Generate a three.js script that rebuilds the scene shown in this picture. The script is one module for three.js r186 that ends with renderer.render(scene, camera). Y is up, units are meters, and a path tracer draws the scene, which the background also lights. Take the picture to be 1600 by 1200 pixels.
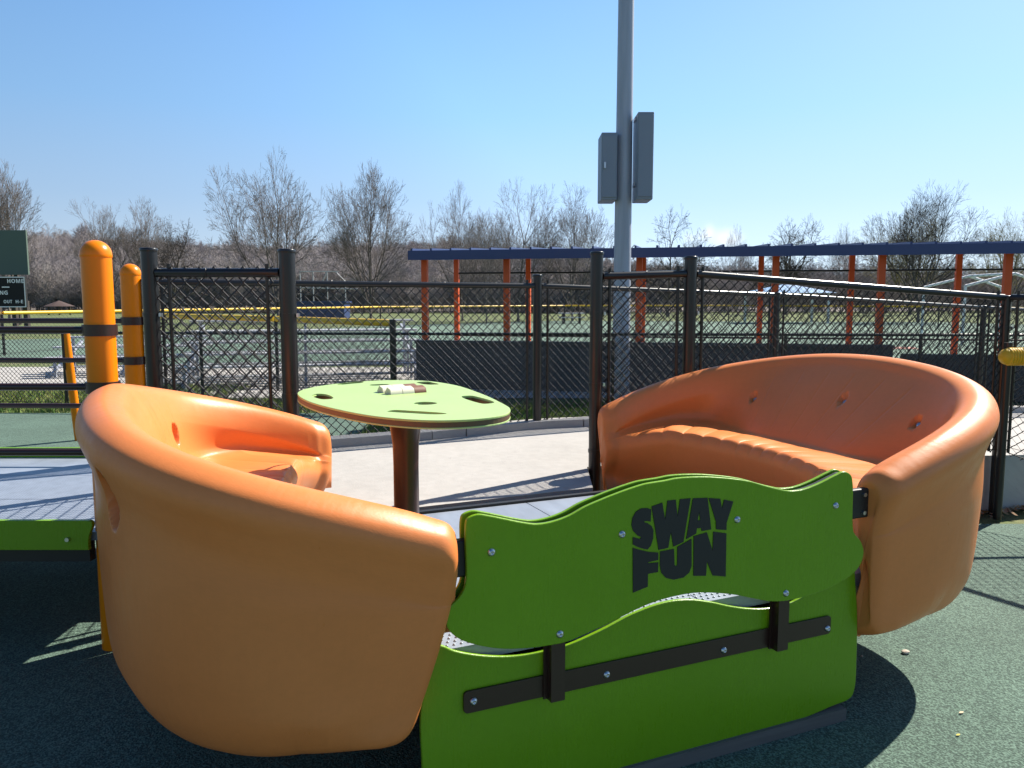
import * as THREE from 'three';
import { mergeGeometries, mergeVertices } from 'three/addons/utils/BufferGeometryUtils.js';
import { RoundedBoxGeometry } from 'three/addons/geometries/RoundedBoxGeometry.js';

// ---------------------------------------------------------------- camera, sky, sun, exposure
const scene = new THREE.Scene();
const F = 1230, EYE = 1.56, PITCH = Math.atan(130 / F);          // focal length in photo pixels, eye height above the deck datum
const camera = new THREE.PerspectiveCamera(2 * Math.atan(600 / F) * 180 / Math.PI, 4 / 3, 0.05, 3000);
camera.position.set(0, EYE, 0); camera.rotation.set(-PITCH, 0, 0); scene.add(camera);
const renderer = new THREE.WebGLRenderer({ antialias: true });
renderer.toneMapping = THREE.LinearToneMapping; renderer.toneMappingExposure = 2.0;
renderer.shadowMap.enabled = true;

const SUN_AZ = 50 * Math.PI / 180, SUN_EL = 43 * Math.PI / 180;
const sunDir = new THREE.Vector3(Math.sin(SUN_AZ) * Math.cos(SUN_EL), Math.sin(SUN_EL), -Math.cos(SUN_AZ) * Math.cos(SUN_EL));
const sun = new THREE.DirectionalLight(new THREE.Color(1, 0.93, 0.82), 5);
sun.position.copy(sunDir).multiplyScalar(60); sun.castShadow = true; scene.add(sun); scene.add(sun.target);
Object.assign(sun.shadow.camera, { left: -40, right: 40, top: 40, bottom: -40, near: 1, far: 200 });
sun.shadow.mapSize.set(4096, 4096);

{ // the sky: clear air, paler towards the horizon and towards the sun, one small cloud low over the field
  const w = 1024, h = 512, d = new Float32Array(w * h * 4), v = new THREE.Vector3();
  const hash = (a, b) => { const s = Math.sin(a * 127.1 + b * 311.7) * 43758.5453; return s - Math.floor(s); };
  const vn = (x, y) => { const i = Math.floor(x), j = Math.floor(y), f = x - i, g = y - j, s = f * f * (3 - 2 * f), t = g * g * (3 - 2 * g);
    return (hash(i, j) * (1 - s) + hash(i + 1, j) * s) * (1 - t) + (hash(i, j + 1) * (1 - s) + hash(i + 1, j + 1) * s) * t; };
  const stops = [[0, .47, .555, .625], [.05, .40, .51, .625], [.12, .295, .435, .615], [.22, .20, .37, .61], [.35, .132, .28, .535], [.55, .045, .12, .29], [1, .02, .06, .16]];
  for (let j = 0; j < h; j++) for (let i = 0; i < w; i++) {
    const el = ((j + .5) / h - .5) * Math.PI, az = ((i + .5) / w - .5) * 2 * Math.PI;
    v.set(Math.cos(az) * Math.cos(el), Math.sin(el), Math.sin(az) * Math.cos(el));
    const y = Math.max(0, v.y); let k = 0; while (k < stops.length - 2 && y > stops[k + 1][0]) k++;
    const a = stops[k], b = stops[k + 1], f = (y - a[0]) / (b[0] - a[0]), o = (j * w + i) * 4;
        const chi = Math.acos(Math.min(1, Math.max(-1, v.dot(sunDir)))), ind = (x) => .91 + 10 * Math.exp(-3 * x) + .45 * Math.cos(x) ** 2, sc = Math.min(1, ind(chi) / ind(.95)), wh = Math.max(0, Math.min(1.2, ind(chi) / ind(.95) - 1)) * .09; // clear sky: brighter round the sun, dimmest a quarter turn from it
    let c = [1, 2, 3].map((n) => (a[n] + (b[n] - a[n]) * f) * sc + wh * (n === 3 ? .5 : 1));
    const px = Math.atan2(v.x, -v.z) * 57.3, py = el * 57.3;
    const m = vn(px * 1.6, py * 2.4) * .55 + vn(px * 4, py * 6) * .45;
    const cl = Math.max(0, Math.min(1, (1.15 - ((px - 14.4) / 2.6) ** 2 - ((py - 4.4) / 1.1) ** 2 - (1 - m) * 1.3) * 1.6));
    c = c.map((q) => q + (.62 - q) * cl * .9);
    if (v.y < 0) c = [.08, .085, .065];
    d[o] = c[0]; d[o + 1] = c[1]; d[o + 2] = c[2]; d[o + 3] = 1;
  }
  const tex = new THREE.DataTexture(d, w, h, THREE.RGBAFormat, THREE.FloatType);
  tex.mapping = THREE.EquirectangularReflectionMapping; tex.magFilter = tex.minFilter = THREE.LinearFilter; tex.needsUpdate = true;
  scene.background = tex; scene.environment = tex;
}

// ---------------------------------------------------------------- helpers
const V3 = (x, y, z) => new THREE.Vector3(x, y, z);
let seed = 7; const rnd = () => { seed = (seed * 1664525 + 1013904223) >>> 0; return seed / 4294967296; };
const rr = (a, b) => a + (b - a) * rnd();
const GL = -0.10;                                                   // ground level; deck and walkway lie at DK
const DK = 0.48;
// direction of a photo pixel, and where it meets a level or the glider's upright planes
function ray(px, py) { const a = (px - 800) / F, b = -(py - 600) / F, c = Math.cos(PITCH), s = Math.sin(PITCH); return [a, b * c - s, c + b * s]; }
function level(px, py, y) { const d = ray(px, py), k = (y - EYE) / d[1]; return [d[0] * k, d[2] * k]; }
const CP = Math.cos(PITCH), SP = Math.sin(PITCH);
function atDepth(px, Z, y = EYE) { return (px - 800) / F * (Z * CP - (y - EYE) * SP); }
function elevY(py, Z) { return EYE + Z * Math.tan(Math.atan((600 - py) / F) - PITCH); }
// glider frame: t along the side panel, s across the deck (away from the panel)
const OX = -.122, OZ = 2.397, AZ = 66.5 * Math.PI / 180, UX = Math.sin(AZ), UZ = Math.cos(AZ), VX = -UZ, VZ = UX;
const toTS = (X, Z) => [(X - OX) * UX + (Z - OZ) * UZ, (X - OX) * VX + (Z - OZ) * VZ];
function onPanel(px, py, s) { const d = ray(px, py), k = (OX * VX + OZ * VZ + s) / (d[0] * VX + d[2] * VZ); const [t] = toTS(d[0] * k, d[2] * k); return [t, EYE + d[1] * k]; }

const names = {};
function numbered(n) { const k = names[n] = (names[n] ?? -1) + 1; return k ? `${n}_${String(k).padStart(3, '0')}` : n; }
function shadows(o) { o.castShadow = o.receiveShadow = true; return o; }
function thing(name, label, category, group) { const o = new THREE.Group(); o.name = numbered(name); o.userData = { label, category }; if (group) o.userData.group = group; scene.add(o); return o; }
function part(name, geo, mat, parent, extra) { const m = shadows(new THREE.Mesh(Array.isArray(geo) ? merge(geo) : geo, mat)); m.name = name; if (extra) m.userData = extra; parent.add(m); return m; }
function solo(name, label, category, geo, mat, group) { const m = shadows(new THREE.Mesh(Array.isArray(geo) ? merge(geo) : geo, mat)); m.name = numbered(name); m.userData = { label, category }; if (group) m.userData.group = group; scene.add(m); return m; }
function struct(name, geo, mat, kind = 'structure') { const m = shadows(new THREE.Mesh(Array.isArray(geo) ? merge(geo) : geo, mat)); m.name = numbered(name); m.userData = { kind }; scene.add(m); return m; }
function merge(gs) { const l = gs.map((g) => { const q = g.index ? g.toNonIndexed() : g; for (const k of Object.keys(q.attributes)) if (!['position', 'normal', 'uv'].includes(k)) q.deleteAttribute(k); return q; }); return l.length === 1 ? l[0] : mergeGeometries(l); }
function box(w, h, d, x = 0, y = 0, z = 0, r = 0) { const g = r ? new RoundedBoxGeometry(w, h, d, 2, r) : new THREE.BoxGeometry(w, h, d); return g.translate(x, y, z); }
function bar(a, b, r, n = 10, r2 = r) { const d = b.clone().sub(a), g = new THREE.CylinderGeometry(r2, r, d.length(), n, 1); g.translate(0, d.length() / 2, 0); g.applyQuaternion(new THREE.Quaternion().setFromUnitVectors(V3(0, 1, 0), d.clone().normalize())); return g.translate(a.x, a.y, a.z); }
function beam(a, b, w, h) { const d = b.clone().sub(a), g = new THREE.BoxGeometry(w, h, d.length()); g.translate(0, 0, d.length() / 2); const m = new THREE.Matrix4().lookAt(b, a, V3(0, 1, 0)); g.applyMatrix4(m); return g.translate(a.x, a.y, a.z); }
function sheet(pts, y, uvScale = 1) { // a flat polygon from [X, Zforward] points, uv in metres
  const g = new THREE.ShapeGeometry(new THREE.Shape(pts.map(([x, z]) => new THREE.Vector2(x, z)))); g.rotateX(-Math.PI / 2); g.translate(0, y, 0); return g; }

// ---------------------------------------------------------------- textures
function noiseTex(n, fn, color = true, rep = 1) {
  const d = new Uint8Array(n * n * 4);
  for (let j = 0; j < n; j++) for (let i = 0; i < n; i++) { const c = fn(i / n, j / n, i, j), o = (j * n + i) * 4; for (let k = 0; k < 3; k++) d[o + k] = Math.max(0, Math.min(255, (Array.isArray(c) ? c[k] : c) * 255)); d[o + 3] = 255; }
  const t = new THREE.DataTexture(d, n, n, THREE.RGBAFormat); t.wrapS = t.wrapT = THREE.RepeatWrapping; t.magFilter = THREE.LinearFilter; t.minFilter = THREE.LinearMipmapLinearFilter; t.generateMipmaps = true;
  if (color) t.colorSpace = THREE.SRGBColorSpace; t.repeat.set(rep, rep); t.needsUpdate = true; return t;
}
const H2 = (a, b, s = 0) => { const q = Math.sin(a * 127.1 + b * 311.7 + s * 74.7) * 43758.5453; return q - Math.floor(q); };
function pn(x, y, n, s = 0) { // value noise that tiles every n cells
  const i = Math.floor(x), j = Math.floor(y), f = x - i, g = y - j, u = f * f * (3 - 2 * f), v = g * g * (3 - 2 * g), m = (q) => ((q % n) + n) % n;
  return (H2(m(i), m(j), s) * (1 - u) + H2(m(i + 1), m(j), s) * u) * (1 - v) + (H2(m(i), m(j + 1), s) * (1 - u) + H2(m(i + 1), m(j + 1), s) * u) * v; }
const fbm = (u, v, n, o = 4, s = 0) => { let a = 0, w = .5, t = 0; for (let k = 0; k < o; k++) { a += w * pn(u * n, v * n, n, s + k); t += w; w *= .5; n *= 2; } return a / t; };
const S = (lin) => lin.map((c) => c <= .0031308 ? c * 12.92 : 1.055 * c ** (1 / 2.4) - .055);
const mix = (a, b, f) => a.map((q, k) => q + (b[k] - q) * f);
const texPlastic = noiseTex(1024, (u, v) => { const a = fbm(u, v, 5, 4, 61), b = fbm(u * 1, v * 1, 48, 3, 62), st = pn(u * 90, v * 6, 90, 63) * .6 + pn(u * 200, v * 5, 200, 64) * .4, sp = pn(u * 300, v * 300, 300, 65); const k = .90 + .07 * (a - .5) + .05 * (b - .5) + .022 * (st - .5) - (sp > .93 ? .06 : 0); return S([k, k * .99, k * .98]); });
const texScuff = noiseTex(512, (u, v) => { const a = fbm(u, v, 6, 5, 71), b = pn(u * 120, v * 10, 120, 72); return [0, .72 + .45 * (a - .5) + .2 * (b - .5), 0]; }, false);
const texRubber = noiseTex(1024, (u, v, i, j) => { const g = pn(u * 256, v * 256, 256, 3), g2 = pn(u * 170, v * 170, 170, 9), big = fbm(u, v, 4, 3, 5); const k = g * .6 + g2 * .4;
  return S(mix(k < .42 ? [.026, .05, .038] : k < .60 ? [.07, .12, .09] : [.132, .212, .163], [.08, .135, .105], .3).map((c) => c * (.85 + .3 * big))); });
const bumpRubber = noiseTex(512, (u, v) => pn(u * 128, v * 128, 128, 3) * .6 + pn(u * 85, v * 85, 85, 9) * .4, false);
const texConcrete = noiseTex(1024, (u, v) => { const a = fbm(u, v, 6, 5, 1), b = fbm(u, v, 60, 3, 8); const c = .37 + .075 * (a - .5) + .06 * (b - .5) - (pn(u * 140, v * 140, 140, 77) > .94 ? .05 : 0); return S([c * 1.02, c * .975, c * .92]); });
const bumpFine = noiseTex(512, (u, v) => fbm(u, v, 64, 3, 2), false);
const texGrass = noiseTex(1024, (u, v) => { const a = fbm(u, v, 8, 4, 4), b = pn(u * 256, v * 256, 256, 6), t = Math.max(0, a * 1.6 - .55); return S(mix([.075, .12, .026], [.17, .15, .075], t).map((c) => c * (.55 + .9 * b))); });
const texTurf = noiseTex(512, (u, v) => { const a = fbm(u, v, 4, 4, 12), b = pn(u * 128, v * 128, 128, 7); return S([.095, .155, .115].map((c) => c * (.72 + .4 * a + .15 * b))); });
const texBlock = noiseTex(512, (u, v) => { const a = fbm(u, v, 8, 5, 21); return S([.125, .113, .10].map((c) => c * (.75 + .5 * a))); });
const texBark = noiseTex(256, (u, v) => { const a = fbm(u, v, 16, 4, 31); return S([.15, .125, .11].map((c) => c * (.5 + a))); });
const texPerf = noiseTex(512, (u, v) => { const x = (u * 16) % 1 - .5, y = (v * 16) % 1 - .5, d = Math.hypot(x, y), a = fbm(u, v, 6, 3, 40); return S((d < .2 ? [.05, .06, .08] : [.27, .31, .38]).map((c) => c * (.85 + .3 * a))); });
const texDeck = noiseTex(512, (u, v) => { const a = fbm(u, v, 10, 4, 41); return S([.27, .31, .38].map((c) => c * (.8 + .4 * a))); });
const texGalv = noiseTex(512, (u, v) => { const a = fbm(u, v, 14, 4, 51); return S([.36, .39, .46].map((c) => c * (.8 + .4 * a))); });
const rep = (t, x, y = x) => { const c = t.clone(); c.repeat.set(x, y); c.needsUpdate = true; return c; };
const std = (o) => new THREE.MeshStandardMaterial(o);
const lin = (r, g, b) => new THREE.Color().setRGB(r, g, b);

const M = {
  orange: new THREE.MeshPhysicalMaterial({ color: lin(.80, .25, .068), map: texPlastic, roughness: .55, roughnessMap: texScuff, specularIntensity: .7, bumpMap: rep(bumpFine, 3), bumpScale: .0002, side: THREE.DoubleSide }),
  green: new THREE.MeshPhysicalMaterial({ color: lin(.185, .375, .010), map: rep(texPlastic, 1.3), roughness: .4, roughnessMap: rep(texScuff, 1.3), specularIntensity: .6, bumpMap: rep(bumpFine, 4), bumpScale: .0003 }),
  tableGreen: std({ color: lin(.43, .60, .22), map: rep(texPlastic, 1.7), roughness: .42, bumpMap: rep(bumpFine, 4), bumpScale: .0003 }),
  core: std({ color: lin(.09, .06, .03), roughness: .5 }),
  black: std({ color: lin(.012, .012, .013), roughness: .5 }),
  letter: std({ color: lin(.012, .012, .013), roughness: .6 }),
  brown: std({ color: lin(.035, .014, .011), roughness: .3 }),
  fence: std({ color: lin(.012, .012, .013), roughness: .28 }),
  wire: std({ color: lin(.014, .014, .015), roughness: .6 }),
  steel: std({ color: lin(.55, .56, .58), roughness: .3, metalness: 1 }),
  alu: std({ color: lin(.5, .51, .53), roughness: .5, metalness: .2 }),
  yellow: new THREE.MeshPhysicalMaterial({ color: lin(.80, .21, .0005), roughness: .3, specularIntensity: .6 }),
  capYellow: std({ color: lin(.70, .42, .01), roughness: .45 }),
  rubber: std({ map: rep(texRubber, .8), bumpMap: rep(bumpRubber, 1.6), bumpScale: .004, roughness: .95 }),
  rubberFar: std({ map: rep(texRubber, .55), roughness: .95 }),
  concrete: std({ map: rep(texConcrete, .4), bumpMap: rep(bumpFine, 2), bumpScale: .001, roughness: .9 }),
  grass: std({ map: rep(texGrass, .5), roughness: 1 }),
  blade: std({ color: lin(.13, .19, .04), roughness: .9, side: THREE.DoubleSide }),
  turf: std({ map: rep(texTurf, .25), roughness: .95 }),
  block: std({ map: rep(texBlock, .5), roughness: .95 }),
  deck: std({ map: rep(texDeck, 1), roughness: .42, metalness: .15 }),
  perf: std({ map: rep(texPerf, 3.9), roughness: .42, metalness: .15 }),
  galv: std({ map: rep(texGalv, 1), roughness: .5, metalness: .15 }),
  boxGrey: std({ color: lin(.22, .255, .32), roughness: .5 }),
  navy: std({ color: lin(.03, .055, .17), roughness: .35 }),
  roofBlue: std({ color: lin(.20, .33, .52), roughness: .4 }),
  postOrange: std({ color: lin(.70, .10, .012), roughness: .5 }),
  white: std({ color: lin(.75, .75, .74), roughness: .6 }),
  cream: std({ color: lin(.66, .62, .48), roughness: .5 }),
  tileBrown: std({ color: lin(.20, .085, .045), roughness: .5 }),
  bark: std({ map: rep(texBark, 1, 2), roughness: 1 }),
  twig: std({ color: lin(.165, .14, .13), roughness: 1 }),
  twigDark: std({ color: lin(.06, .05, .045), roughness: 1 }),
  twigGold: std({ color: lin(.25, .21, .09), roughness: 1 }),
  litter: std({ color: lin(.26, .235, .22), roughness: 1 }),
  boardGreen: std({ color: lin(.085, .125, .10), roughness: .6 }),
  hazyWood: std({ color: lin(.32, .295, .29), roughness: 1 }),  // far woodland: distance haze mixed into the colour as lighter grey
  stone: std({ color: lin(.5, .44, .36), roughness: .9 }),
};

// ---------------------------------------------------------------- ground, walkway, field
struct('ground', sheet([[-700, -60], [700, -60], [700, 900], [-700, 900]], GL - .02), M.grass);
struct('rubber_surface', [sheet([[-16, -5], [12, -5], [12, 5.75], [-1.9, 5.75], [-1.9, 11.6], [-16, 11.6]], GL)], M.rubber);
struct('concrete_path', [sheet([[-40, 15.6], [-8, 15.6], [-5, 13.4], [26, 13.4], [26, 19.4], [-8, 19.8], [-40, 19.8]], GL)], M.concrete);
struct('field_turf', [sheet([[-30, 23.4], [-6, 20.4], [26, 20.4], [42, 40], [34, 62], [4, 66], [-9, 52], [-18, 36], [-30, 29]], GL)], M.turf);
struct('infield_mark', [sheet([[3, 30], [14, 27], [14.4, 28.2], [3.4, 31.2]], GL + .012)], std({ color: lin(.36, .17, .14), roughness: 1 }));

const pl = (pts) => (x) => { let k = 0; while (k < pts.length - 2 && x > pts[k + 1][0]) k++; const a = pts[k], b = pts[k + 1]; return a[1] + (b[1] - a[1]) * Math.min(1, Math.max(0, (x - a[0]) / (b[0] - a[0]))); };
const nearEdge = pl([[-1.95, 4.33], [-1.0, 4.34], [-.98, 4.05], [-.74, 3.94], [.47, 4.49], [.49, 5.06], [1.2, 5.28], [3.75, 6.06], [6, 6.8], [10, 8]]);
const rearEdge = pl([[-1.95, 5.42], [-1.31, 5.74], [-.69, 6.04], [.215, 6.60], [.68, 6.72], [2.6, 7.7], [5.45, 9.0], [10, 10.5]]);
const walkH = (x) => DK - .048 * Math.max(0, Math.min(x, 10) - 1.2);
{ // raised concrete walkway that ramps down along the sloping fence; real block with sides
  const xs = []; for (let x = -1.95; x <= 10; x += .05) xs.push(x); [-1.0, -.98, .47, .49].forEach((x) => xs.push(x)); xs.sort((a, b) => a - b);
  const pos = [], uv = [], idx = [];
  const quad = (a, b, c, d) => { const o = pos.length / 3; for (const p of [a, b, c, d]) { pos.push(p[0], p[1], -p[2]); uv.push(p[0] + p[1], p[2] + p[1]); } idx.push(o, o + 1, o + 2, o, o + 2, o + 3); };
  for (let k = 0; k < xs.length - 1; k++) {
    const a = xs[k], b = xs[k + 1], ha = walkH(a), hb = walkH(b);
    quad([a, ha, nearEdge(a)], [b, hb, nearEdge(b)], [b, hb, rearEdge(b)], [a, ha, rearEdge(a)]);
    quad([a, GL, nearEdge(a)], [b, GL, nearEdge(b)], [b, hb, nearEdge(b)], [a, ha, nearEdge(a)]);
    quad([b, GL, rearEdge(b)], [a, GL, rearEdge(a)], [a, ha, rearEdge(a)], [b, hb, rearEdge(b)]);
  }
  quad([-1.95, GL, rearEdge(-1.95)], [-1.95, GL, nearEdge(-1.95)], [-1.95, DK, nearEdge(-1.95)], [-1.95, DK, rearEdge(-1.95)]);
  const g = new THREE.BufferGeometry(); g.setAttribute('position', new THREE.Float32BufferAttribute(pos, 3)); g.setAttribute('uv', new THREE.Float32BufferAttribute(uv, 2)); g.setIndex(idx); g.computeVertexNormals();
  const wk = struct('walkway', g, M.concrete);
  for (const x of [-.55, 1.0, 2.6, 4.2]) part('joint', beam(V3(x, walkH(x) + .0005, -nearEdge(x) - .02), V3(x - .35, walkH(x - .35) + .0005, -rearEdge(x - .35) + .02), .009, .004), M.block, wk);
  // raised kerb along the rear edge, cast in lengths with open joints
  const kerbG = [];
  for (let x = -1.9; x < 7; x += 1.5) { const c = []; for (let q = 0; q <= 6; q++) { const X = Math.min(x + 1.49, x + q * .2483); c.push(V3(X, walkH(X) + .02, -(rearEdge(X) + .075))); } const gs = []; for (let q = 0; q < 6; q++) gs.push(beam(c[q], c[q + 1], .15, .09)); part('kerb', gs, M.concrete, wk); }
  // grass bank behind it
  const bp = [], bi = []; for (let k = 0; k <= 48; k++) { const X = -1.95 + k * .25, z = rearEdge(X) + .15; for (const [dz, f] of [[0, 0], [.5, .16], [1.1, .55], [1.8, .9], [2.4, 1]]) bp.push(X, (walkH(X) - .03) * (1 - f) + (GL - .012) * f, -(z + dz)); }
  for (let k = 0; k < 48; k++) for (let q = 0; q < 4; q++) { const a = k * 5 + q, b = a + 5; bi.push(a, b, b + 1, a, b + 1, a + 1); }
  const bg = new THREE.BufferGeometry(); bg.setAttribute('position', new THREE.Float32BufferAttribute(bp, 3)); bg.setIndex(bi); bg.computeVertexNormals(); const uvb = []; for (let k = 0; k < bp.length; k += 3) uvb.push(bp[k], bp[k + 2]); bg.setAttribute('uv', new THREE.Float32BufferAttribute(uvb, 2));
  struct('grass_bank', bg, M.grass);
}
{ // grass blades on the bank and beside the path
  const bg = new THREE.BufferGeometry(); const p = [], n = 5; for (let k = 0; k < n; k++) { const a = k * 2.4, w = .007, h = .05 + .03 * (k % 3), dx = Math.cos(a) * .03, dz = Math.sin(a) * .03, ex = Math.cos(a + 1.3) * .03, ez = Math.sin(a + 1.3) * .03; p.push(dx - w, 0, dz, dx + w, 0, dz, dx + ex, h, dz + ez); }
  bg.setAttribute('position', new THREE.Float32BufferAttribute(p, 3)); bg.computeVertexNormals();
  const N = 26000, im = new THREE.InstancedMesh(bg, M.blade, N), m = new THREE.Matrix4(), c = new THREE.Color(); let k = 0;
  while (k < N) { let X, y, Z; if (k % 4) { X = rr(-1.9, 6); const dz = rr(.1, 5.6); Z = rearEdge(X) + .15 + dz; if (Z > 12.9) continue; const f = pl([[0, 0], [.5, .16], [1.1, .55], [1.8, .9], [2.4, 1]])(dz); y = (walkH(X) - .03) * (1 - f) + (GL - .012) * f; } else { X = rr(-11, -2); Z = rr(11.65, 15.4); y = GL - .015; if (X > -5 && Z > 13.3) continue; }
    m.makeRotationY(rr(0, 6.3)); const s = rr(.6, 1.3); m.scale(V3(s, s, s)); m.setPosition(X, y, -Z); im.setMatrixAt(k, m); const d = rnd() < .35; c.setRGB(d ? 1.7 : rr(.7, 1.2), d ? 1.25 : rr(.8, 1.2), d ? 1.6 : 1); im.setColorAt(k, c); k++; }
  im.name = 'grass'; im.userData = { kind: 'stuff' }; shadows(im); scene.add(im);
}

// ---------------------------------------------------------------- the glider
const glider = thing('play_glider', 'orange and lime green play glider with two curved seats around a table', 'glider');
const gp = (t, y, s) => V3(OX + UX * t + VX * s, y, -(OZ + UZ * t + VZ * s));
// matrix that takes (t, y, -s) drawing space to the world
const GM = new THREE.Matrix4().makeBasis(V3(UX, 0, -UZ), V3(0, 1, 0), V3(-VX, 0, VZ)).setPosition(OX, 0, -OZ);
function plate(pts, s0, th, bevel, holes = [], smooth = false) { // upright board from (t, y) points, front face at s0, running back by th
  const mk = (P, C) => { const v = P.map(([x, y]) => new THREE.Vector2(x, y)); const o = new C(); if (smooth) { const cv = new THREE.CatmullRomCurve3(v.map((q) => V3(q.x, q.y, 0)), true, 'centripetal').getPoints(P.length * 5); o.setFromPoints(cv.map((q) => new THREE.Vector2(q.x, q.y))); } else o.setFromPoints(v); return o; };
  const sh = mk(pts, THREE.Shape); holes.forEach((q) => sh.holes.push(mk(q, THREE.Path)));
  const g = new THREE.ExtrudeGeometry(sh, { depth: th - 2 * bevel, bevelEnabled: bevel > 0, bevelSize: bevel, bevelThickness: bevel, bevelOffset: -bevel, bevelSegments: 2, curveSegments: 6 });
  g.translate(0, 0, -s0 - th + bevel); return g.applyMatrix4(GM);
}
function bench(side, t0, backTop, holes) {
  const L = side < 0 ? .995 : 1.10, P = 2.8, W = 1.12, sc = .94, armTop = .44;
  // plan of the outer rim, resampled by length
  const raw = []; for (let k = 0; k <= 400; k++) { const a = Math.PI * k / 400, c = Math.cos(a), sn = Math.abs(Math.sin(a)); raw.push([L * sn ** (2 / P), sc - W * Math.sign(c) * Math.abs(c) ** (2 / P)]); }
  const len = [0]; for (let k = 1; k < raw.length; k++) len.push(len[k - 1] + Math.hypot(raw[k][0] - raw[k - 1][0], raw[k][1] - raw[k - 1][1]));
  const total = len[400], NQ = 520;
  const R = (q) => { const l = q * total; let k = 1; while (k < 400 && len[k] < l) k++; const f = (l - len[k - 1]) / (len[k] - len[k - 1]); return [raw[k - 1][0] + (raw[k][0] - raw[k - 1][0]) * f, raw[k - 1][1] + (raw[k][1] - raw[k - 1][1]) * f]; };
  const Fr = (q) => { const x = 2 * q - 1, e = Math.sign(x) * Math.abs(x) ** 1.15; return [-.02 + .28 * (1 - Math.abs(x) ** 2.2), sc + e * (W - .225)]; };
  const cnt = [5, 5, 6, 12, 18, 12, 6, 5, 5, 5, 5, 5, 16, 8, 8, 10, 4, 5, 6, 8, 5, 6], start = [0]; cnt.forEach((q) => start.push(start[start.length - 1] + q)); const J = (k) => Math.round(start[Math.floor(k)] + (k - Math.floor(k)) * cnt[Math.floor(k)]), rows = [];
  const ring = (q) => {
    const r = R(q), f = Fr(q), D = Math.hypot(f[0] - r[0], f[1] - r[1]), nx = (f[0] - r[0]) / D, nz = (f[1] - r[1]) / D;
    const w = Math.sin(Math.PI * q), seat = .245 + .08 * Math.min(1, w * 2.2), top = armTop + (backTop - armTop) * Math.pow(w, .95), yb = -.27 - .055 * Math.sin(2 * Math.PI * q) ** 2 + .06 * w ** 2, ins = .30 * Math.min(1, D / .55), e = Math.min(1, D / .5);
    const rc0 = Math.max(0, Math.min(1, (w - .55) / .4)), rc = rc0 * rc0 * (3 - 2 * rc0), d15 = Math.max(Math.min(.205, D * .9), Math.min(.27, D * .88) * (1 - rc) + (.165 + (D - .2) * (side < 0 ? .38 : .66)) * rc), d14 = Math.max(D * .86 < .19 ? D * .86 : .192, d15 - .075), d16 = Math.max(D - .07, d15 + .005), rw = Math.min(1, D / .24);
    const c = [[ins + .06, yb], [Math.max(ins * .55, .085), yb + .05], [Math.max(ins * .3, .075), yb + .15], [.066, -.02], [.05, top * .38], [.05, top - .24], [.027, top - .155], [.003, top - .085], [.022 * rw, top - .03], [.085 * rw, top], [.145 * rw, top - .016], [.183 * rw, top - .065],
      [.192 * rw + Math.max(0, d15 - .192) * .2 * rw, Math.max(top - .15, seat + .03)], [d14, Math.max(seat + .015, seat + (top - seat) * .13)], [d15, seat], [d16, seat + .005], [Math.max(D - .02, d16 + .004), seat - .012], [D, seat - .06], [D - .025, seat - .14], [Math.max(D - .09, D * .6), .0], [Math.max(D - .13, ins + .08 * e + .05), yb + .1], [Math.max(D - .19, ins + .065), yb]];
    const n = c.length, out = [];
    for (let k = 0; k < n; k++) for (let j = 0; j < cnt[k]; j++) { // centripetal-ish spline through the section
      const p0 = c[(k - 1 + n) % n], p1 = c[k], p2 = c[(k + 1) % n], p3 = c[(k + 2) % n], u = j / cnt[k], h = (a, b, cc, d) => { const m1 = (cc - a) * .45, m2 = (d - b) * .45, u2 = u * u, u3 = u2 * u; return (2 * u3 - 3 * u2 + 1) * b + (u3 - 2 * u2 + u) * m1 + (-2 * u3 + 3 * u2) * cc + (u3 - u2) * m2; };
      let dd = h(p0[0], p1[0], p2[0], p3[0]), y = h(p0[1], p1[1], p2[1], p3[1]); const kk = k + u;
      if (kk > 14 && kk < 17.6) { const x = q * 15, fr = x - Math.floor(x), wgt = Math.min(1, (kk - 14) * 1.2) * Math.min(1, (17.6 - kk)) * Math.min(1, w * 3) * e; y += wgt * .010 * Math.pow(Math.abs(Math.sin(Math.PI * fr)), .6) - wgt * .006; }
      const recess = (side < 0 ? .16 : .05) * Math.max(0, Math.min(1, (.3 - y) / .6)) ** 1.3 * Math.max(0, 1 - Math.min(q, 1 - q) / .22) ** 1.5;
      out.push([r[0] + nx * dd + recess, r[1] + nz * dd, y]);
    }
    return out;
  };
  const first = ring(0), lastR = ring(1), NP = first.length;
  const cap = (base, sgn) => { // rounded end of an arm
    const cs = base.reduce((a, p) => a + p[1], 0) / NP, out = []; const ys = base.map((p) => p[2]), y0 = Math.min(...ys), y1 = Math.max(...ys), s0 = Math.min(...base.map((p) => p[1])), s1 = Math.max(...base.map((p) => p[1])), mid = (s0 + s1) / 2, my = (y0 + y1) / 2;
    for (let k = 1; k <= 12; k++) { const a = k / 12 * Math.PI / 2, r = .06, sh = r * (1 - Math.cos(a)), o = r * Math.sin(a); out.push(base.map((p) => { const fs = (p[1] - mid) / ((s1 - s0) / 2), fy = (p[2] - my) / ((y1 - y0) / 2); return [p[0] - o, p[1] - fs * sh, p[2] - fy * sh]; })); }
    for (const f of [.6, .25, 0.001]) out.push(out[11].map((p) => [p[0], mid + (p[1] - mid) * f, my + (p[2] - my) * (f * .9 + .05 * (f > .01))]));
    return out; };
  cap(first).reverse().forEach((r) => rows.push(r)); const off = rows.length;
  for (let k = 0; k <= NQ; k++) rows.push(ring(k / NQ)); cap(lastR).forEach((r) => rows.push(r));
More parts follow.
